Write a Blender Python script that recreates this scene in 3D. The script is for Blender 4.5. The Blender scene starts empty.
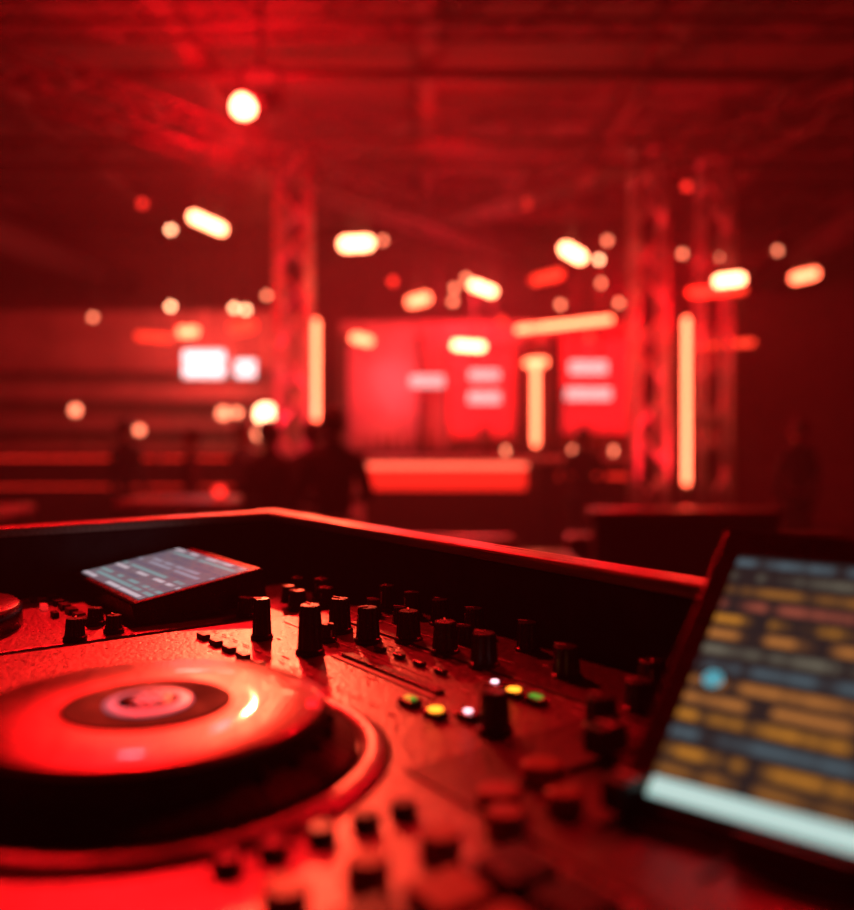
import bpy, bmesh, math, random
from mathutils import Vector, Matrix
random.seed(7)
sc=bpy.context.scene
sc.view_settings.view_transform='Standard'
sc.view_settings.look='None'

# ------------------------------------------------------------ materials
def mat(name,col=(.1,.1,.1),rough=.5,metal=0,emit=None,es=1.0,var=.25,scale=30,bump=0,coat=0,spec=.5,stretch=None):
    m=bpy.data.materials.new(name); m.use_nodes=True
    nt=m.node_tree; b=nt.nodes['Principled BSDF']
    b.inputs['Roughness'].default_value=rough; b.inputs['Metallic'].default_value=metal
    b.inputs['Coat Weight'].default_value=coat; b.inputs['Specular IOR Level'].default_value=spec
    tc=nt.nodes.new('ShaderNodeTexCoord'); n=nt.nodes.new('ShaderNodeTexNoise')
    n.inputs['Scale'].default_value=scale; n.inputs['Detail'].default_value=5
    mp=nt.nodes.new('ShaderNodeMapping')
    if stretch: mp.inputs['Scale'].default_value=stretch
    nt.links.new(tc.outputs['Object'],mp.inputs[0]); nt.links.new(mp.outputs[0],n.inputs['Vector'])
    mx=nt.nodes.new('ShaderNodeMix'); mx.data_type='RGBA'
    mx.inputs[6].default_value=(*[c*(1-var) for c in col],1); mx.inputs[7].default_value=(*[min(1,c*(1+var)) for c in col],1)
    nt.links.new(n.outputs['Fac'],mx.inputs[0]); nt.links.new(mx.outputs[2],b.inputs['Base Color'])
    mr=nt.nodes.new('ShaderNodeMapRange'); mr.inputs[1].default_value=.3; mr.inputs[2].default_value=.7
    mr.inputs[3].default_value=max(0.02,rough*.8); mr.inputs[4].default_value=min(1,rough*1.25)
    nt.links.new(n.outputs['Fac'],mr.inputs[0]); nt.links.new(mr.outputs[0],b.inputs['Roughness'])
    if bump:
        bp=nt.nodes.new('ShaderNodeBump'); bp.inputs['Strength'].default_value=bump; bp.inputs['Distance'].default_value=.002
        nt.links.new(n.outputs['Fac'],bp.inputs['Height']); nt.links.new(bp.outputs[0],b.inputs['Normal'])
    if emit:
        b.inputs['Emission Color'].default_value=(*emit,1); b.inputs['Emission Strength'].default_value=es
    return m
BLACK=mat('black_plastic',(.011,.010,.011),.30,scale=200,bump=.1)
MATTE=mat('matte_black',(.008,.008,.009),.75)
PANEL=mat('brushed_panel',(.26,.24,.24),.33,metal=.6,scale=240,bump=.4,var=.6)
PANEL2=mat('dark_panel',(.10,.09,.09),.36,metal=.3,scale=200,bump=.3,var=.4)
WOOD=mat('varnished_wood',(.36,.24,.18),.32,scale=9,bump=.9,var=.95,stretch=(1,34,34))
WHITE=mat('white_mark',(.8,.8,.8),.5)
STEEL=mat('truss_steel',(.6,.58,.58),.4,metal=.5)
STEELD=mat('dark_steel',(.10,.09,.09),.5,metal=.4)
WALLM=mat('painted_wall',(.22,.16,.16),.7,scale=3,var=.4)
BARWALL=mat('bar_wall_paint',(.42,.28,.28),.6,scale=2.5,var=.5)
CEILM=mat('ceiling_paint',(.10,.07,.07),.8,scale=1.2,var=.6)
FLOORM=mat('polished_floor',(.05,.04,.04),.22,scale=4)
CARP=mat('stage_deck',(.03,.03,.03),.8,scale=60)
BARM=mat('bar_laminate',(.45,.33,.32),.3,scale=5)
SEATM=mat('red_leather',(.16,.03,.03),.35,scale=12)
DARKF=mat('dark_furniture',(.04,.025,.025),.5,scale=12)
GLASSB=mat('bottle_glass',(.25,.12,.05),.1,coat=.5)
NEON=mat('neon_tube_glow',(1,.5,.3),.4,emit=(1,.13,.055),es=9.5)
NEONHOT=mat('hot_tube_glow',(1,.7,.5),.4,emit=(1,.27,.12),es=16)
NEONRED=mat('red_tube_glow',(1,.1,.05),.4,emit=(1,.04,.018),es=2.2)
DOTW=mat('warm_bulb_glow',(1,.8,.6),.4,emit=(1,.40,.20),es=11)
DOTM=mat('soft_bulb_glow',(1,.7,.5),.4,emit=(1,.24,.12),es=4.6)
DOTR=mat('red_bulb_glow',(1,.2,.1),.4,emit=(1,.03,.02),es=2.4)
REDWASH=mat('red_light_panel',(.8,.1,.1),.5,emit=(1,.02,.028),es=.7,scale=2)
GLOWFRONT=mat('bar_front_glow',(.8,.1,.05),.4,emit=(1,.024,.014),es=1.0,scale=2)
GLOWTOP=mat('bar_edge_glow',(.9,.2,.1),.4,emit=(1,.13,.07),es=2.3,scale=2)
LY=mat('led_yellow',(1,.6,.05),.3,emit=(1,.33,.02),es=3)
LG=mat('led_green',(.05,.8,.1),.3,emit=(.02,.55,.05),es=.6)
LW=mat('led_white',(1,.9,.9),.3,emit=(1,.6,.7),es=3)
LR=mat('led_red',(1,.05,.03),.3,emit=(1,.02,.02),es=.8)
RUB=mat('red_pad',(.26,.03,.03),.4,scale=80)  # pads in their own red colour, no emission
BADGE=mat('silver_badge_glow',(.5,.45,.5),.35,metal=.3,emit=(.55,.30,.38),es=.35)  # silver ring; emission added to imitate its pale sheen

JOG=mat('jog_platter',(.46,.30,.30),.34,metal=.7,scale=150,bump=.0,var=.25,coat=.8)
nt=JOG.node_tree; PB=nt.nodes['Principled BSDF']
PB.inputs['Coat Roughness'].default_value=.07; PB.inputs['Anisotropic'].default_value=.45
tg=nt.nodes.new('ShaderNodeTangent'); tg.direction_type='RADIAL'; tg.axis='Z'; nt.links.new(tg.outputs[0],PB.inputs['Tangent'])
w=nt.nodes.new('ShaderNodeTexWave'); w.wave_type='RINGS'; w.rings_direction='Z'; w.inputs['Scale'].default_value=60; w.inputs['Distortion'].default_value=.2
tc=nt.nodes.new('ShaderNodeTexCoord'); nt.links.new(tc.outputs['Object'],w.inputs['Vector'])
bp=nt.nodes.new('ShaderNodeBump'); bp.inputs['Strength'].default_value=.25; bp.inputs['Distance'].default_value=.001
nt.links.new(w.outputs['Fac'],bp.inputs['Height']); nt.links.new(bp.outputs[0],PB.inputs['Normal'])

def screen_mat(name,bg,rows,scale_rows,strength,seed=0.,lo=.45,xs=7.,soft=.04,b0=.25,b1=.75):
    """display: horizontal rows with broken text blocks, uses UV of the screen face"""
    m=bpy.data.materials.new(name); m.use_nodes=True; nt=m.node_tree; b=nt.nodes['Principled BSDF']
    b.inputs['Base Color'].default_value=(.01,.01,.01,1); b.inputs['Roughness'].default_value=.15
    N=nt.nodes.new; L=nt.links.new
    uv=N('ShaderNodeUVMap'); sep=N('ShaderNodeSeparateXYZ'); L(uv.outputs[0],sep.inputs[0])
    def math_(op,a,bv=None):
        n=N('ShaderNodeMath'); n.operation=op
        for i,q in enumerate((a,bv)):
            if q is None: continue
            if hasattr(q,'type'): L(q,n.inputs[i])
            else: n.inputs[i].default_value=q
        return n.outputs[0]
    def sstep(x,lo_,hi_):
        r=N('ShaderNodeMapRange'); r.interpolation_type='SMOOTHSTEP'; L(x,r.inputs[0]); r.inputs[1].default_value=lo_; r.inputs[2].default_value=hi_; return r.outputs[0]
    v=math_('MULTIPLY',sep.outputs[1],scale_rows); fl=math_('FLOOR',v); fr=math_('FRACT',v)
    band=math_('MULTIPLY',sstep(fr,b0-.12,b0+.12),math_('SUBTRACT',1.0,sstep(fr,b1-.12,b1+.12)))
    cmb=N('ShaderNodeCombineXYZ'); L(math_('MULTIPLY',sep.outputs[0],xs),cmb.inputs[0]); L(math_('ADD',math_('MULTIPLY',fl,3.7),seed),cmb.inputs[1])
    ns=N('ShaderNodeTexNoise'); ns.inputs['Scale'].default_value=1.; ns.inputs['Detail'].default_value=3; L(cmb.outputs[0],ns.inputs['Vector'])
    txt=math_('MULTIPLY',band,sstep(ns.outputs['Fac'],lo-soft,lo+soft))
    wn=N('ShaderNodeTexWhiteNoise'); wn.noise_dimensions='1D'; L(math_('ADD',fl,seed),wn.inputs['W'])
    cr=N('ShaderNodeValToRGB'); cr.color_ramp.interpolation='CONSTANT'
    els=cr.color_ramp.elements
    for i,c in enumerate(rows):
        if i<2: e=els[i]; e.position=i/len(rows)
        else: e=els.new(i/len(rows))
        e.color=(*c,1)
    L(wn.outputs['Value'],cr.inputs[0])
    mx=N('ShaderNodeMix'); mx.data_type='RGBA'; mx.inputs[6].default_value=(*bg,1)
    L(txt,mx.inputs[0]); L(cr.outputs[0],mx.inputs[7]); L(mx.outputs[2],b.inputs['Emission Color'])
    b.inputs['Emission Strength'].default_value=strength
    return m

# ------------------------------------------------------------ mesh builder
class MB:
    def __init__(s,mats): s.bm=bmesh.new(); s.mats=mats; s.uv=s.bm.loops.layers.uv.new('UVMap')
    def _set(s,verts,M,mi,smooth=False):
        for v in verts: v.co=M@v.co
        fs={f for v in verts for f in v.link_faces}
        for f in fs: f.material_index=mi; f.smooth=smooth
    def box(s,c,size,mi=0,rz=0,rx=0,ry=0):
        r=bmesh.ops.create_cube(s.bm,size=1)
        M=Matrix.Translation(c)@Matrix.Rotation(rz,4,'Z')@Matrix.Rotation(ry,4,'Y')@Matrix.Rotation(rx,4,'X')@Matrix.Diagonal((*size,1))
        s._set(r['verts'],M,mi); return s
    def cyl(s,p0,p1,r0,r1=None,mi=0,seg=16):
        p0=Vector(p0);p1=Vector(p1);r1=r0 if r1 is None else r1; d=p1-p0
        r=bmesh.ops.create_cone(s.bm,cap_ends=True,segments=seg,radius1=r0,radius2=r1,depth=d.length)
        M=Matrix.Translation((p0+p1)/2)@d.to_track_quat('Z','Y').to_matrix().to_4x4()
        s._set(r['verts'],M,mi,True)
        for v in r['verts']:
            for f in v.link_faces:
                if len(f.verts)>4: f.smooth=False
        return s
    def sph(s,c,r,mi=0,sc_=(1,1,1),seg=16):
        q=bmesh.ops.create_uvsphere(s.bm,u_segments=seg,v_segments=seg//2+2,radius=r)
        s._set(q['verts'],Matrix.Translation(c)@Matrix.Diagonal((*sc_,1)),mi,True); return s
    def lathe(s,c,prof,mi=0,seg=48,ripple=0,mis=None):
        rings=[]
        for (r,z) in prof:
            ring=[]
            for i in range(seg):
                a=2*math.pi*i/seg; rr=r*(1+(ripple if i%2 else 0))
                ring.append(s.bm.verts.new((c[0]+rr*math.cos(a),c[1]+rr*math.sin(a),c[2]+z)))
            rings.append(ring)
        for k in range(len(rings)-1):
            for i in range(seg):
                f=s.bm.faces.new((rings[k][i],rings[k][(i+1)%seg],rings[k+1][(i+1)%seg],rings[k+1][i]))
                f.material_index=mis[k] if mis else mi; f.smooth=ripple==0
        f=s.bm.faces.new(rings[-1]); f.material_index=mis[-1] if mis else mi
        f=s.bm.faces.new(rings[0][::-1]); f.material_index=mis[0] if mis else mi
        return s
    def quad(s,pts,mi=0):
        vs=[s.bm.verts.new(p) for p in pts]; f=s.bm.faces.new(vs); f.material_index=mi
        for l,u in zip(f.loops,((0,0),(1,0),(1,1),(0,1))): l[s.uv].uv=u
        return s
    def done(s,name,parent=None,loc=(0,0,0),rot=(0,0,0),bevel=0,seg=2):
        me=bpy.data.meshes.new(name); s.bm.to_mesh(me); s.bm.free()
        for m in s.mats: me.materials.append(m)
        o=bpy.data.objects.new(name,me); sc.collection.objects.link(o); o.location=loc; o.rotation_euler=rot
        if parent: o.parent=parent
        if bevel:
            b=o.modifiers.new('bevel','BEVEL'); b.width=bevel; b.segments=seg; b.limit_method='ANGLE'; b.angle_limit=math.radians(50)
        return o
def empty(name,loc=(0,0,0),rot=(0,0,0)):
    e=bpy.data.objects.new(name,None); sc.collection.objects.link(e); e.location=loc; e.rotation_euler=rot; e.empty_display_size=.1; return e

# ------------------------------------------------------------ room shell
FZ=-.35; CZ=4.6; XW=9; YB=15; YF=-3
MB([FLOORM]).box((0,6,FZ-.05),(2*XW+.4,18.4,.1)).done('floor')
MB([CEILM]).box((0,6,CZ+.05),(2*XW+.4,18.4,.1)).done('ceiling')
MB([WALLM]).box((0,YB+.1,(FZ+CZ)/2),(2*XW,.2,CZ-FZ)).done('wall_back')
MB([WALLM]).box((-XW-.1,6,(FZ+CZ)/2),(.2,18.4,CZ-FZ)).done('wall_left')
MB([WALLM]).box((XW+.1,6,(FZ+CZ)/2),(.2,18.4,CZ-FZ)).done('wall_right')
MB([WALLM]).box((0,YF-.1,(FZ+CZ)/2),(2*XW,.2,CZ-FZ)).done('wall_front')
MB([CARP,STEELD]).box((0,-.1,FZ/2-.01),(5,4.2,-FZ-.02),0).box((0,2.0,-.02),(5.04,.04,.04),1).done('stage_platform',bevel=.005)

# trusses
def truss(name,p0,p1,w=.3,mi_mat=STEEL,r=.022,step=.4):
    p0=Vector(p0);p1=Vector(p1);d=(p1-p0);L=d.length;dn=d.normalized()
    a=Vector((0,0,1)) if abs(dn.z)<.9 else Vector((1,0,0)); s1=dn.cross(a).normalized(); s2=dn.cross(s1).normalized()
    m=MB([mi_mat]); cs=[(s1*sx+s2*sy)*w/2 for sx,sy in((-1,-1),(1,-1),(1,1),(-1,1))]
    for c in cs: m.cyl(p0+c,p1+c,r,seg=8)
    n=max(2,int(L/step))
    for i in range(n):
        for k in range(4):
            c0=cs[k];c1=cs[(k+1)%4]
            if i%2: c0,c1=c1,c0
            m.cyl(p0+dn*L*i/n+c0,p0+dn*L*(i+1)/n+c1,r*.55,seg=6)
    for e,sg in((p0,1),(p1,-1)):
        for k in range(4): m.cyl(e+cs[k]+dn*.02*sg,e+cs[(k+1)%4]+dn*.02*sg,r*.8,seg=6)
    return m.done(name)
truss('truss_tower',(-1.36,8.95,FZ),(-1.36,8.95,4.1),.3,r=.034)
truss('truss_tower',(2.27,8.95,FZ),(2.27,8.95,4.1),.3,r=.03)
truss('truss_tower',(3.05,9.3,FZ),(3.05,9.3,4.1),.28,r=.03)
for y in (4.6,6.3,8.9,11.6,13.6):
    truss('ceiling_truss',(-7.5,y,4.28),(7.5,y,4.28),.3,STEELD)
truss('ceiling_truss',(-4.5,4.2,3.86),(2.2,13.9,3.86),.3,STEELD)
truss('ceiling_truss',(5.0,4.4,3.86),(-2.2,13.6,3.86),.26,STEELD)
m=MB([CEILM,STEELD])
for i in range(9):
    x=-8+i*2; m.box((x,6,CZ-.1),(.16,18,.2),0)
for y in (5.4,7.6,10.2,12.8): m.cyl((-8.9,y,4.33),(8.9,y,4.33),.05,mi=1)
m.done('ceiling_joists')
MB([STEELD]).cyl((-6,4.6,3.7),(-5,14.6,3.7),.22,seg=24).cyl((4.6,4.6,3.75),(5.6,14.6,3.75),.22,seg=24).done('ventilation_duct')

# ------------------------------------------------------------ tube lights (rounded glass ends)
def tube(p0,p1,mm,r=.035,hang=True,stand=False):
    p0=Vector(p0);p1=Vector(p1);m=MB([mm,STEELD]); d=(p1-p0).normalized(); r*=.66
    m.cyl(p0,p1,r,mi=0,seg=16); m.sph(p0,r,0); m.sph(p1,r,0)
    m.cyl(p0+Vector((0,r*1.3,0)),p1+Vector((0,r*1.3,0)),r*.5,mi=1,seg=8)
    if hang:
        for q in (p0+d*.05,p1-d*.05): m.cyl(q+Vector((0,r*1.3,0)),Vector((q.x,q.y+r*1.3,CZ)),.006,mi=1,seg=6)
    if stand:
        b=p0 if p0.z<p1.z else p1
        m.cyl((b.x,b.y+.05,FZ),(b.x,b.y+.05,b.z+.1),.02,mi=1); m.cyl((b.x,b.y+.05,FZ),(b.x,b.y+.05,FZ+.03),.16,mi=1)
    return m.done('led_tube_light')
tube((-1.09,8.6,1.37),(-1.09,8.6,2.31),NEON,.045,False,True)
tube((2.55,8.6,.74),(2.55,8.6,2.33),NEON,.045,False,True)
tube((1.26,10.15,1.10),(1.26,10.15,2.05),NEON,.055,False,True)
tube((.995,9.5,2.34),(1.98,9.5,2.45),NEON,.055)
H=NEONHOT
for a in [((-2.33,8.75,3.38),(-2.06,8.75,3.26),H,.075),((-.81,8.75,3.11),(-.60,8.75,3.12),H,.10),((1.39,8.75,3.06),(1.53,8.75,2.98),H,.09),
  ((-.18,10.5,2.79),(-.02,10.5,2.83),NEON,.095),((.56,10.5,2.99),(.78,10.5,2.91),H,.08),((-.86,10.5,2.355),(-.70,10.5,2.32),NEON,.085),
  ((.35,10.5,2.27),(.65,10.5,2.25),H,.075),((-2.30,10.5,2.47),(-2.13,10.5,2.5),NEONRED,.12),((2.34,7,2.44),(2.5,7,2.46),H,.065),
  ((2.6,8.6,2.60),(3.1,8.6,2.63),NEONRED,.06),((1.04,9.0,1.94),(1.20,9.0,1.95),NEON,.06),((1.30,10.5,3.05),(1.58,10.5,3.12),NEONRED,.09),
  ((-3.45,10.5,2.38),(-3.1,10.5,2.35),NEONRED,.07),((3.2,10.5,2.25),(3.9,10.5,2.3),NEONRED,.06),((-2.88,10.3,2.40),(-2.74,10.3,2.41),NEON,.08),
  ((4.0,9.5,2.9),(4.2,9.5,2.95),NEON,.08)]:
    tube(*a)

m=MB([STEELD,DOTW,DOTR,DOTM])
dots=[(-3.07,3.65,1),(-.53,3.52,3),(-3.07,2.73,1),(-2.31,2.71,1),(-2.17,2.69,1),(-1.92,2.86,3),(2.16,3.52,3),(2.06,3.29,1),(3.11,4.17,2),(3.06,3.36,3),
 (3.24,3.28,3),(3.52,3.34,1),(2.09,3.01,3),(.31,2.79,3),(.33,2.95,3),(.47,3.07,3),(-.41,3.03,2),(-3.41,3.96,2),(1.2,3.96,2),(-2.96,2.45,2),(2.3,2.77,3),(1.6,2.75,3),
 (-4.0,2.6,3),(4.2,3.4,3),(1.95,2.35,2),(.9,2.55,2)]
for x,z,k in dots:
    r=.036 if k!=2 else .045
    m.cyl((x,10.5,z),(x,10.68,z+.04),r*1.25,r*.9,0); m.sph((x,10.48,z),r,k,(1,.5,1)); m.cyl((x,10.62,z+.05),(x,10.62,CZ),.008,mi=0,seg=6)
m.done('ceiling_spotlights')
m=MB([MATTE,NEONHOT]); m.cyl((-1.25,6.0,3.47),(-1.12,6.35,3.62),.09,.10,0,24); m.sph((-1.252,5.99,3.468),.085,1,(1,.4,1))
m.box((-1.18,6.2,3.80),(.30,.10,.04),0); m.box((-1.32,6.2,3.7),(.03,.08,.22),0); m.box((-1.04,6.2,3.7),(.03,.08,.22),0); m.cyl((-1.18,6.2,3.82),(-1.18,6.2,CZ),.02,mi=0)
m.done('moving_head_light')

# ------------------------------------------------------------ bar (centre/right)
m=MB([BARM,GLOWFRONT,DARKF,GLOWTOP])
m.box((.9,10.6,.89),(3.4,.6,.06),0); m.box((.9,10.65,.28),(3.3,.45,1.24),2); m.box((.23,10.40,.68),(1.9,.03,.28),1); m.box((.23,10.385,.83),(1.92,.03,.07),3); m.box((2.0,10.40,.7),(.9,.02,.05),1)
m.box((.9,10.39,-.25),(3.3,.05,.1),0)
m.done('bar_counter',bevel=.01)
m=MB([BARWALL,REDWASH,STEELD,DARKF])
m.box((.9,12.2,1.2),(4.2,.2,3.1),0)
for x0,x1,z0,z1 in ((.3,1.2,1.15,2.35),(1.85,2.95,1.2,2.5)):
    m.box(((x0+x1)/2,12.07,(z0+z1)/2),(x1-x0+.1,.06,z1-z0+.1),2)
    m.quad([(x0,12.035,z0),(x1,12.035,z0),(x1,12.035,z1),(x0,12.035,z1)],1)
m.box((.9,11.98,.95),(4.0,.26,.04),3)
for x in (-1.1,-.1,1.35,1.7,3.0): m.box((x,12.0,1.1),(.06,.3,2.9),3)
m.done('back_bar_wall',bevel=.008)
BR=screen_mat('white_text_display',(1,.15,.16),[(1,.6,.57),(1,.7,.67)],3,1.5,1.1,.35)
def display(name,cx,cz,y,w,h,mm,hang=True):
    m=MB([STEELD,mm]); m.box((cx,y+.03,cz),(w+.04,.05,h+.04),0)
    m.quad([(cx-w/2,y,cz-h/2),(cx+w/2,y,cz-h/2),(cx+w/2,y,cz+h/2),(cx-w/2,y,cz+h/2)],1)
    if hang: m.cyl((cx-w*.3,y+.04,cz+h/2),(cx-w*.3,y+.04,CZ),.012,mi=0,seg=8); m.cyl((cx+w*.3,y+.04,cz+h/2),(cx+w*.3,y+.04,CZ),.012,mi=0,seg=8)
    return m.done(name)
for cx,cz,w,h in ((.76,1.98,.40,.14),(.76,1.68,.42,.16),(2.14,2.08,.5,.18),(2.14,1.73,.6,.16),(0.0,1.9,.45,.16)):
    display('menu_sign',cx,cz,11.6,w,h,BR)
m=MB([GLASSB,WHITE,DOTR])
for i in range(26):
    x=-.9+i*.15+random.uniform(-.03,.03); s=random.uniform(.85,1.15)
    m.lathe((x,11.93,.972),[(.035*s,0),(.036*s,.17*s),(.03*s,.2*s),(.013*s,.24*s),(.013*s,.3*s)],0,12)
m.done('liquor_bottles')
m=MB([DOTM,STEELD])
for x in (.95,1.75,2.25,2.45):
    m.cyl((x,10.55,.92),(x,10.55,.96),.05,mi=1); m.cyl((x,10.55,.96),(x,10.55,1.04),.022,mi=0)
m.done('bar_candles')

# ------------------------------------------------------------ left lounge bar
LS=screen_mat('bright_projection',(1,.42,.38),[(1,.85,.85),(1,.8,.85)],2,2.6,.4,.25,soft=.15)
display('projection_screen',-2.70,2.05,10.6,.50,.34,LS); display('projection_screen',-2.22,2.0,10.7,.24,.22,LS)
m=MB([BARM,DARKF,GLOWFRONT])
m.box((-4.1,11.0,1.0),(4.6,.6,.06),0); m.box((-4.1,11.05,.33),(4.5,.45,1.3),1); m.box((-4.1,10.79,.9),(4.3,.03,.03),2)
m.box((-4.1,10.79,.55),(4.3,.02,.02),2)
m.done('lounge_bar_counter',bevel=.01)
m=MB([BARWALL,DARKF])
m.box((-4.2,12.6,1.3),(5.2,.15,3.3),0)
for z in (1.25,1.65,2.05): m.box((-4.2,12.4,z),(4.6,.25,.03),1)
m.done('lounge_back_shelf')
m=MB([DOTM,STEELD,DOTW])
for x,z,r,k in ((-2.55,1.46,.07,0),(-2.38,1.47,.05,0),(-2.02,1.45,.13,2),(-2.9,1.2,.04,0),(-2.1,1.2,.07,0),(-3.6,1.25,.05,0),(-4.4,1.5,.06,0)):
    m.cyl((x,10.95,1.03),(x,10.95,z-r),.012,mi=1,seg=8); m.cyl((x,10.95,1.03),(x,10.95,1.045),.06,mi=1); m.sph((x,10.95,z),r,k,(1,1,1)); m.cyl((x,10.95,z+r*.8),(x,10.95,z+r*1.1),r*.5,r*.2,mi=1)
m.done('table_lamps')

# ------------------------------------------------------------ lounge furniture, tables
def high_table(x,y,w,d,h,glow=None):
    m=MB([DARKF,STEELD,DOTR,BARM]); m.box((x,y,h),(w,d,.05),3)
    for sx in(-1,1):
        for sy in(-1,1): m.box((x+sx*(w/2-.05),y+sy*(d/2-.05),(h+FZ)/2),(.05,.05,h-FZ-.02),1)
    m.box((x,y,FZ+.25),(w-.1,.03,.03),1)
    if glow: m.cyl((x+glow,y,h+.025),(x+glow,y,h+.04),.04,mi=1); m.sph((x+glow,y,h+.075),.045,2)  # glowing ball added to imitate a neon reflection on the counter
    return m.done('high_table',bevel=.008)
high_table(-1.95,7.0,.9,.6,.68,.29); high_table(2.2,7.0,.9,.6,.52,-.13); high_table(-3.6,6.4,1.2,.6,.66,.1)
def sofa(x,y,w,rz=0):
    m=MB([SEATM,DARKF]); 
    m.box((0,0,.22),(w,.8,.3),0); m.box((0,-.36,.55),(w,.18,.9),0); m.box((-w/2+.09,0,.42),(.18,.8,.5),0); m.box((w/2-.09,0,.42),(.18,.8,.5),0)
    n=max(2,int(w/.6)); 
    for i in range(n): m.box((-w/2+.18+(w-.36)*(i+.5)/n,.04,.42),((w-.36)/n-.02,.66,.13),0)
    for sx in(-1,1):
        for sy in(-1,1): m.box((sx*(w/2-.1),sy*.3,.035),(.06,.06,.07),1)
    return m.done('lounge_sofa',loc=(x,y,FZ),rot=(0,0,rz),bevel=.03,seg=3)
sofa(1.6,5.4,1.6); sofa(-.1,5.3,1.2); sofa(-2.4,5.4,1.8)
m=MB([DARKF,SEATM,STEELD]); m.box((1.35,4.6,.22),(.95,.12,1.14),0); m.box((1.35,4.6,.81),(1.0,.18,.05),1); m.box((.9,4.6,.24),(.06,.14,1.18),2);m.box((1.8,4.6,.24),(.06,.14,1.18),2)
m.done('booth_partition',bevel=.01)
m=MB([BLACK,STEELD,WHITE])
for i,(x,z) in enumerate(((.42,FZ+.25),(.42,FZ+.76))):
    m.box((x,4.1,z),(.55,.45,.49),0)
    for sx in(-1,1):
        for sz in(-1,1): m.box((x+sx*.26,3.88,z+sz*.23),(.05,.02,.05),1)
    m.box((x,3.87,z+.02),(.2,.01,.08),1); m.box((x-.1,3.872,z+.15),(.12,.004,.03),2)
m.done('flight_case',bevel=.006)

# ------------------------------------------------------------ people
SKIN=mat('skin',(.26,.14,.10),.5); HAIR=mat('hair',(.012,.008,.006),.6,scale=80,bump=.4)
CL=[mat('dark_shirt',(.010,.010,.012),.85,scale=50),mat('grey_shirt',(.02,.018,.02),.8,scale=50),mat('wine_shirt',(.05,.01,.015),.8,scale=50)]
PANTS=mat('dark_trousers',(.010,.010,.012),.85,scale=50); EYE=mat('eye',(.6,.6,.6),.2); SHOE=mat('shoe',(.02,.02,.02),.5)
def skin_obj(name,verts,edges,radii,root,m,parent,sub=2):
    me=bpy.data.meshes.new(name); me.from_pydata(verts,edges,[]); o=bpy.data.objects.new(name,me); sc.collection.objects.link(o)
    md=o.modifiers.new('skin','SKIN'); md.use_smooth_shade=True
    for i,r in enumerate(radii):
        rr=(r,r) if not isinstance(r,tuple) else r
        me.skin_vertices[0].data[i].radius=rr; me.skin_vertices[0].data[i].use_root=(i==root)
    s=o.modifiers.new('sub','SUBSURF'); s.levels=sub; s.render_levels=sub
    me.materials.append(m); o.parent=parent; return o
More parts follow.
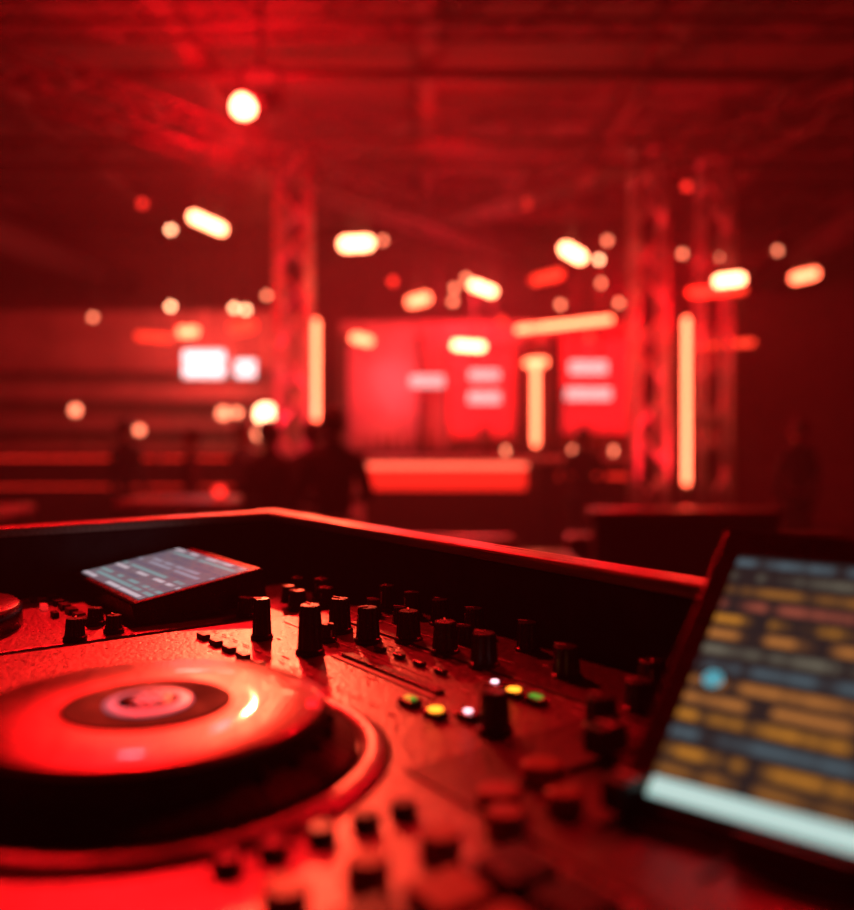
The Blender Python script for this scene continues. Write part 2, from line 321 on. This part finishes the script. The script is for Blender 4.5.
def person(x,y,h,face,shirt,arms='down',z=FZ):
    e=empty('standing_person',(x,y,z),(0,0,face)); k=h/1.75; e.scale=(k,k,k)
    if arms=='down': ra=[(-.25,.0,1.12),(-.27,-.06,.88)]; la=[(.25,.0,1.12),(.27,-.06,.88)]
    elif arms=='raised': ra=[(-.30,-.05,1.18),(-.26,-.25,1.36)]; la=[(.25,.0,1.12),(.25,-.10,.88)]
    else: ra=[(-.25,-.02,1.13),(-.13,-.24,1.10)]; la=[(.25,-.02,1.13),(.14,-.25,1.14)]
    V=[(0,0,.98),(0,.01,1.12),(0,0,1.28),(0,.01,1.42),(0,0,1.50),(0,-.01,1.56),(-.17,0,1.40),ra[0],ra[1],(.17,0,1.40),la[0],la[1]]
    E=[(0,1),(1,2),(2,3),(3,4),(4,5),(3,6),(6,7),(7,8),(3,9),(9,10),(10,11)]
    R=[(.155,.11),(.14,.10),(.16,.115),(.13,.09),.055,.052,.068,.047,.033,.068,.047,.033]
    skin_obj('torso_and_arms',V,E,R,0,CL[shirt],e)
    V=[(0,0,.97),(-.09,0,.90),(-.10,-.02,.50),(-.11,.02,.09),(.09,0,.90),(.10,-.02,.50),(.12,.02,.09)]
    skin_obj('legs',V,[(0,1),(1,2),(2,3),(0,4),(4,5),(5,6)],[(.14,.11),.095,.06,.042,.095,.06,.042],0,PANTS,e)
    for s,w,el in ((-1,ra[1],ra[0]),(1,la[1],la[0])):
        w=Vector(w); d=(w-Vector(el)).normalized(); side=d.cross(Vector((0,1,.2))).normalized()
        V=[w-d*.01,w+d*.04,w+d*.085]; E=[(0,1),(1,2)]; R=[.026,(.036,.018),(.036,.018)]
        for fi,ln in enumerate((.065,.075,.072,.055)):
            o=side*(-.03+.02*fi); b=len(V); nrm=d.cross(side)*(.012)
            V+= [w+d*.10+o,w+d*(.10+ln*.5)+o+nrm*.6,w+d*(.10+ln)+o+nrm*2]; R+=[.010,.009,.008]; E+=[(2,b),(b,b+1),(b+1,b+2)]
        b=len(V); V+=[w+d*.05-side*.042,w+d*.085-side*.058,w+d*.11-side*.060]; R+=[.012,.010,.009]; E+=[(1,b),(b,b+1),(b+1,b+2)]
        skin_obj('hand',[tuple(v) for v in V],E,R,0,SKIN,e,1)
    m=MB([SKIN,HAIR,EYE,SHOE])
    q=bmesh.ops.create_uvsphere(m.bm,u_segments=24,v_segments=16,radius=.11)
    for v in q['verts']:
        c=v.co; c.x*=.72; c.y*=.88; c.z*=1.08
        if c.z<0: c.x*=1-.25*(-c.z/.12); c.y*=1-.12*(-c.z/.12)
        c.z+=1.64
    for f in {f for v in q['verts'] for f in v.link_faces}: f.smooth=True
    m.cyl((0,-.01,1.50),(0,-.005,1.58),.052,.05,0); m.cyl((0,-.095,1.655),(0,-.118,1.615),.009,.017,0,10); m.sph((0,-.088,1.575),.022,0,(1,.4,.35))
    for s in(-1,1): m.sph((s*.03,-.088,1.645),.012,2); m.sph((s*.08,0,1.63),.028,0,(.3,.6,1))
    m.sph((0,.018,1.675),.112,1,(.80,.95,.98),20)
    for s in(-1,1): m.sph((s*.11,-.05,.045),.05,3,(.9,2.5,.9))
    m.done('head_and_shoes',e)
    return e
person(-.66,6.2,1.74,math.pi,0,'front'); person(-1.20,6.7,1.66,2.6,0,'down'); person(-1.95,9.3,1.66,1.2,1,'front')
person(-2.4,8.9,1.60,-1.2,2,'raised'); person(1.75,9.8,1.62,math.pi,1,'front'); person(.75,11.4,1.62,0,2,'front'); person(-.98,7.5,1.66,2.9,0,'down')
person(-3.3,9.6,1.7,2.6,0,'down'); person(3.9,9.2,1.7,-2.8,1,'down')

# ------------------------------------------------------------ DJ booth and gear (local a,b axes)
O=(-.228,1.27); ANG=math.atan2(-.807,.59)
BL=(O[0],O[1],0); BRot=(0,0,ANG)
m=MB([MATTE,WOOD])
m.box((.8,-.36,.97),(1.66,.78,.04),0)
m.box((.8,-.36,.48),(1.56,.66,.94),0)
m.box((.8,.016,1.055),(1.66,.032,.13),0); m.box((-.016,-.36,1.055),(.032,.72,.13),0); m.box((1.616,-.36,1.055),(.032,.72,.13),0); m.box((.8,-.735,1.05),(1.66,.03,.10),0)
m.box((.8,.017,1.125),(1.70,.036,.012),1); m.box((-.017,-.365,1.1252),(.036,.74,.012),1); m.box((1.617,-.365,1.1252),(.042,.74,.012),1)
m.box((.8,.052,1.085),(1.70,.03,.02),1)
m.done('dj_booth',loc=BL,rot=BRot,bevel=.003)

ctl=empty('dj_controller',BL,BRot)
def C(m,name,bevel=0,**k): return m.done(name,ctl,bevel=bevel,**k)
m=MB([PANEL,PANEL2,BLACK,WHITE])
m.box((.89,-.315,1.018),(1.16,.60,.056),2); m.box((.89,-.315,1.048),(1.15,.59,.006),0)
m.box((.91,-.055,1.0515),(1.05,.088,.003),1)
m.box((.96,-.19,1.0512),(.44,.17,.0025),1)
m.box((.564,-.168,1.0525),(.14,.008,.003),2); m.box((.564,-.178,1.0518),(.15,.004,.001),3)
for a in (.80,.86,.92,.98): m.box((a,-.19,1.053),(.004,.10,.003),2)
for i in range(26): m.box((.36+i*.021,-.105,1.0522),(.010,.0015,.0006),3)
for i in range(14): m.box((.34+i*.024,-.225,1.0522),(.012,.0015,.0006),3)
for i in range(46):   # printed lettering beside the controls
    a=random.uniform(.34,.78); b=random.choice((-.055,-.075,-.118,-.150,-.188,-.214)); m.box((a,b,1.0535 if b>-.1 else 1.0515),(random.uniform(.004,.012),.0018,.0006),3)
m.box((.46,-.072,1.0535),(.30,.001,.0006),3); m.box((.47,-.150,1.0515),(.26,.001,.0006),3)
C(m,'chassis',.0025)
JA,JB=.630,-.388
m=MB([PANEL,BLACK])
m.lathe((0,0,1.0505),[(.149,0),(.146,.003),(.141,.0060),(.135,.0065),(.130,.003),(.128,0)],0,96)
C(m,'jog_surround',loc=(JA,JB,0))
m=MB([BLACK,JOG,MATTE,WHITE])
m.lathe((0,0,1.051),[(.1265,0),(.1255,.007),(.117,.012),(.109,.016),(.1075,.0285)],2,160,ripple=.008)  # black drum side, widened to take in the shadow around it
m.lathe((0,0,1.0795),[(.1060,0),(.1060,.0025),(.1035,.004),(.06,.0039),(.050,.0038)],1,96)
m.lathe((0,0,1.0834),[(.050,0),(.050,.0006),(.049,.0009),(.02,.0009)],2,64)
for i in range(28):
    a=2*math.pi*i/28; m.cyl((.1085*math.cos(a),.1085*math.sin(a),1.068),(.113*math.cos(a),.113*math.sin(a),1.068),.004,.003,2,8)
C(m,'jog_wheel',loc=(JA,JB,0))
m=MB([BADGE,BLACK,JOG])
m.lathe((0,0,1.0843),[(.026,0),(.026,.0008),(.024,.0012),(.02,.0012)],0,48)
m.lathe((0,0,1.0856),[(.0185,0),(.0185,.0006),(.01,.0007)],1,32)
m.box((0,0,1.0867),(.020,.003,.0008),0); m.box((0,.006,1.0867),(.013,.0025,.0008),0); m.box((0,-.006,1.0867),(.013,.0025,.0008),0)
C(m,'jog_centre_badge',loc=(JA,JB,0))
def knob(m,a,b,r=.0095,h=.026,z=1.051,ind=0.):
    m.lathe((a,b,z),[(r*1.25,0),(r*1.25,.003),(r*1.05,.005)],0,24)
    m.lathe((a,b,z+.004),[(r,0),(r*.86,h*.72),(r*.84,h*.82),(r*.74,h*.86)],0,28,ripple=.09)
    m.box((a+math.cos(ind)*r*.5,b+math.sin(ind)*r*.5,z+.0045+h*.86),(r*.9,.0015,.001),1,rz=ind)
    m.box((a+math.cos(ind)*r*.93,b+math.sin(ind)*r*.93,z+h*.55),(.001,.0014,h*.5),1,rz=ind)
m=MB([BLACK,WHITE])
for a in (.352,.40,.45,.505,.58): knob(m,a,-.03,.0095,.027,ind=random.uniform(2.5,5.5))
knob(m,.66,-.062,.0105,.026,ind=3.6)
for a in (.484,.541,.595): knob(m,a,-.093,.011,.029,ind=random.uniform(2.5,5.5))
for a in (.413,.465): knob(m,a,-.126,.0105,.034,ind=random.uniform(2.5,5.5))
knob(m,.393,-.20,.0085,.040,ind=4); knob(m,.47,-.19,.0105,.046,ind=3); knob(m,.44,-.155,.007,.015)
knob(m,.722,-.19,.010,.028,ind=3.5)
for a in (.375,.425,.53): knob(m,a,-.062,.0075,.018,ind=4)
for a,b in ((.72,-.03),(.78,-.03),(.84,-.03),(.90,-.03),(.96,-.03),(.75,-.08),(.81,-.08),(.87,-.085),(.76,-.13)): knob(m,a,b,.0105,.022,ind=random.uniform(2.5,5.5))
C(m,'rotary_knobs')
m=MB([BLACK,WHITE,RUB])
for a,b in ((.80,-.17),(.86,-.22),(.92,-.15),(.98,-.2)):
    m.box((a,b,1.066),(.014,.024,.016),0); m.box((a,b,1.0745),(.014,.0025,.001),1); m.box((a,b,1.057),(.004,.006,.012),0)
C(m,'faders',.0012)
m=MB([BLACK,RUB,LY,LG,LW,LR,PANEL2])
for b in (-.405,-.382,-.356,-.331,-.308): m.lathe((.787,b,1.051),[(.0075,0),(.0075,.005),(.0055,.007)],0,20)
for b in (-.40,-.36,-.32,-.28,-.24): m.lathe((.835,b,1.051),[(.010,0),(.010,.010),(.008,.012)],0 if int(b*100)%2 else 1,24)
for a in (.872,.908,.944,.98):
    for b in (-.42,-.382,-.344,-.306): m.box((a,b,1.056),(.027,.027,.009),1 if (int(a*1000)+int(b*1000))%3==0 else 0)
m.lathe((.813,-.265,1.051),[(.012,0),(.012,.01),(.010,.012)],1,24); m.lathe((.800,-.222,1.051),[(.012,0),(.012,.01),(.010,.012)],1,24)
m.lathe((.80,-.52,1.051),[(.018,0),(.018,.006),(.016,.008)],0,32)
for a,b,k in ((.674,-.203,2),(.690,-.187,4),(.671,-.128,2),(.693,-.126,3),(.642,-.202,3),(.647,-.126,4)):
    m.box((a,b,1.0535),(.017,.011,.005),0); 
    if k==4: m.lathe((a,b,1.056),[(.003,0),(.003,.0015)],k,16)
    elif k==2: m.lathe((a,b,1.056),[(.0055,0),(.0055,.0015)],k,20)
    else: m.box((a,b,1.0565),(.010,.006,.002),k)
for i in range(5): m.box((.36+i*.03,-.245,1.0535),(.016,.008,.005),6)
for i in range(4): m.box((.50+i*.03,-.135,1.0535),(.013,.006,.004),0)
C(m,'buttons',.001)

# far media player with tilted screen
pl=empty('media_player',BL,BRot)
m=MB([BLACK,PANEL2,PANEL]); m.box((.15,-.30,1.016),(.27,.56,.05),0); m.box((.15,-.35,1.043),(.26,.42,.006),2)
m.box((.13,-.20,1.064),(.235,.15,.036),0,rx=math.radians(9)); m.done('chassis',pl,bevel=.003)
PS=screen_mat('player_display',(.20,.14,.17),[(.32,.30,.38),(.6,.5,.56),(.15,.12,.17),(.22,.34,.36)],13,.9,.7,.47,xs=6.,b0=.2,b1=.8)
m=MB([PS]); c9=math.cos(math.radians(9)); s9=math.sin(math.radians(9))
def tp(a,t):
    cy,cz=-.20,1.064; zz=.0186
    return (a,cy+t*c9-zz*s9,cz+t*s9+zz*c9)
m.quad([tp(.018,-.066),tp(.240,-.066),tp(.240,.062),tp(.018,.062)],0); m.done('display',pl)
m=MB([BLACK,WHITE,LR])
for a,b,r,h in ((.262,-.300,.008,.016),(.215,-.305,.008,.016),(.268,-.06,.010,.020),(.24,-.05,.010,.026),(.225,-.085,.008,.018),(.275,-.10,.010,.022),(.18,-.05,.008,.018),(.272,-.34,.009,.02),(.27,-.16,.009,.02)):
    knob(m,a,b,r,h,z=1.046,ind=random.uniform(2.5,5.5))
for i in range(6): m.box((.05+i*.03,-.31,1.049),(.018,.010,.006),0)
for i in range(3): m.box((.05+i*.05,-.33,1.049),(.014,.006,.006),2 if i==1 else 0)
m.lathe((.14,-.46,1.046),[(.098,0),(.098,.02),(.093,.024),(.05,.024)],0,64)
m.done('controls',pl)

# ------------------------------------------------------------ tablet on stand
T=empty('tablet_computer',(.094,.443,1.060),(0,0,math.atan2(-.64,.77)))
th=math.radians(39)
TS=screen_mat('tablet_display',(.03,.02,.02),[(.70,.26,.03),(.20,.18,.13),(.40,.15,.03),(.10,.15,.18),(.60,.48,.32),(.45,.10,.06),(.62,.22,.05)],15,.7,9.3,.47,xs=13.,soft=.12)
BARW=mat('tablet_dock_bar',(.5,.8,.8),.3,emit=(.45,.75,.70),es=.95,var=.1); TEAL=mat('tablet_icon',(.1,.6,.6),.3,emit=(.08,.45,.55),es=.8)
m=MB([BLACK,TS,BARW,TEAL])
W,Hh=.25,.200
m.box((W/2,Hh/2,-.004),(W,Hh,.009),0)
m.quad([(.014,.010,.0008),(W-.012,.010,.0008),(W-.012,Hh-.022,.0008),(.014,Hh-.022,.0008)],1)
m.quad([(.015,.010,.0014),(W-.014,.010,.0014),(W-.014,.021,.0014),(.015,.021,.0014)],2)
m.lathe((.026,.085,.0012),[(.0055,0),(.0055,.0004)],3,24)
m.done('tablet',T,rot=(th,0,0),bevel=.002)
m=MB([STEELD]); m.box((W/2,.11,.034),(.05,.008,.08),rx=math.radians(-25)); m.box((W/2,.075,-.006),(.12,.15,.004)); m.box((W/2,-.006,.002),(.12,.004,.014))
m.done('stand',T,bevel=.001)

# ------------------------------------------------------------ lights
def L(kind,loc,energy,col,size=.2,target=None,spot=None,blend=.5):
    d=bpy.data.lights.new('lamp_'+kind,kind); d.energy=energy; d.color=col
    if kind=='AREA': d.size=size
    else: d.shadow_soft_size=size
    if spot: d.spot_size=math.radians(spot); d.spot_blend=blend
    o=bpy.data.objects.new('unseen_lamp',d); sc.collection.objects.link(o); o.location=loc
    if target: o.rotation_euler=(Vector(target)-Vector(loc)).to_track_quat('-Z','Y').to_euler()
    return o
RED=(1,.002,.008); RD2=(1,.02,.03)
L('SPOT',(-1.3,3.6,3.6),560,(1,.006,.008),.12,(-.08,.62,1.05),28,.9)
L('SPOT',(-1.50,8.0,3.60),1300,(1,.10,.04),.08,(-.14,.53,1.08),3.6,.5)  # unseen spot added to put a highlight on the jog wheel
L('SPOT',(1.6,3.2,3.7),210,RED,.12,(.05,.6,1.05),45)  # unseen red fill, added to brighten the lower right of the deck
L('POINT',(-1.24,5.8,3.42),150,(1,.006,.01),.1)
L('POINT',(-1.6,7.2,3.6),180,RED,.1)
L('POINT',(.6,11.2,2.9),210,RD2,.2)
L('POINT',(2.4,10.9,3.0),160,RED,.2)
L('POINT',(-.4,11.5,1.9),80,(1,.05,.06),.2)
L('POINT',(-3.0,11.5,2.4),90,(1,.07,.05),.2)
L('POINT',(2.6,8.3,2.6),60,RED,.2)  # added lamp without a fixture, brightens the right truss
L('POINT',(.2,8.6,3.8),50,RED,.2)
L('SPOT',(-1.25,8.1,-.1),900,(1,.01,.03),.1,(-1.38,8.95,3.0),34,.6)  # invented uplight, out of view, brightens the left tower
L('SPOT',(2.2,8.1,-.1),600,(1,.01,.02),.1,(2.35,9.0,2.6),40,.6)  # same kind of added, unseen uplight for the right tower
w=bpy.data.worlds.new('World'); sc.world=w; w.use_nodes=True
w.node_tree.nodes['Background'].inputs[0].default_value=(1,.005,.01,1); w.node_tree.nodes['Background'].inputs[1].default_value=.01
# theatrical haze in the air of the room
vs=w.node_tree.nodes.new('ShaderNodeVolumeScatter'); vs.inputs['Density'].default_value=.012; vs.inputs['Anisotropy'].default_value=.3; vs.inputs['Color'].default_value=(.95,.9,.9,1)
w.node_tree.links.new(vs.outputs[0],w.node_tree.nodes['World Output'].inputs['Volume'])

# ------------------------------------------------------------ camera
cd=bpy.data.cameras.new('camera'); cam=bpy.data.objects.new('camera',cd); sc.collection.objects.link(cam); sc.camera=cam
cam.location=(0,0,1.25); cam.rotation_euler=(math.pi/2,0,0)
cd.sensor_fit='HORIZONTAL'; cd.sensor_width=34.2; cd.lens=34.2*875/854; cd.shift_y=-25/854; cd.clip_start=.02
cd.dof.use_dof=True; cd.dof.focus_distance=.86; cd.dof.aperture_fstop=2.1
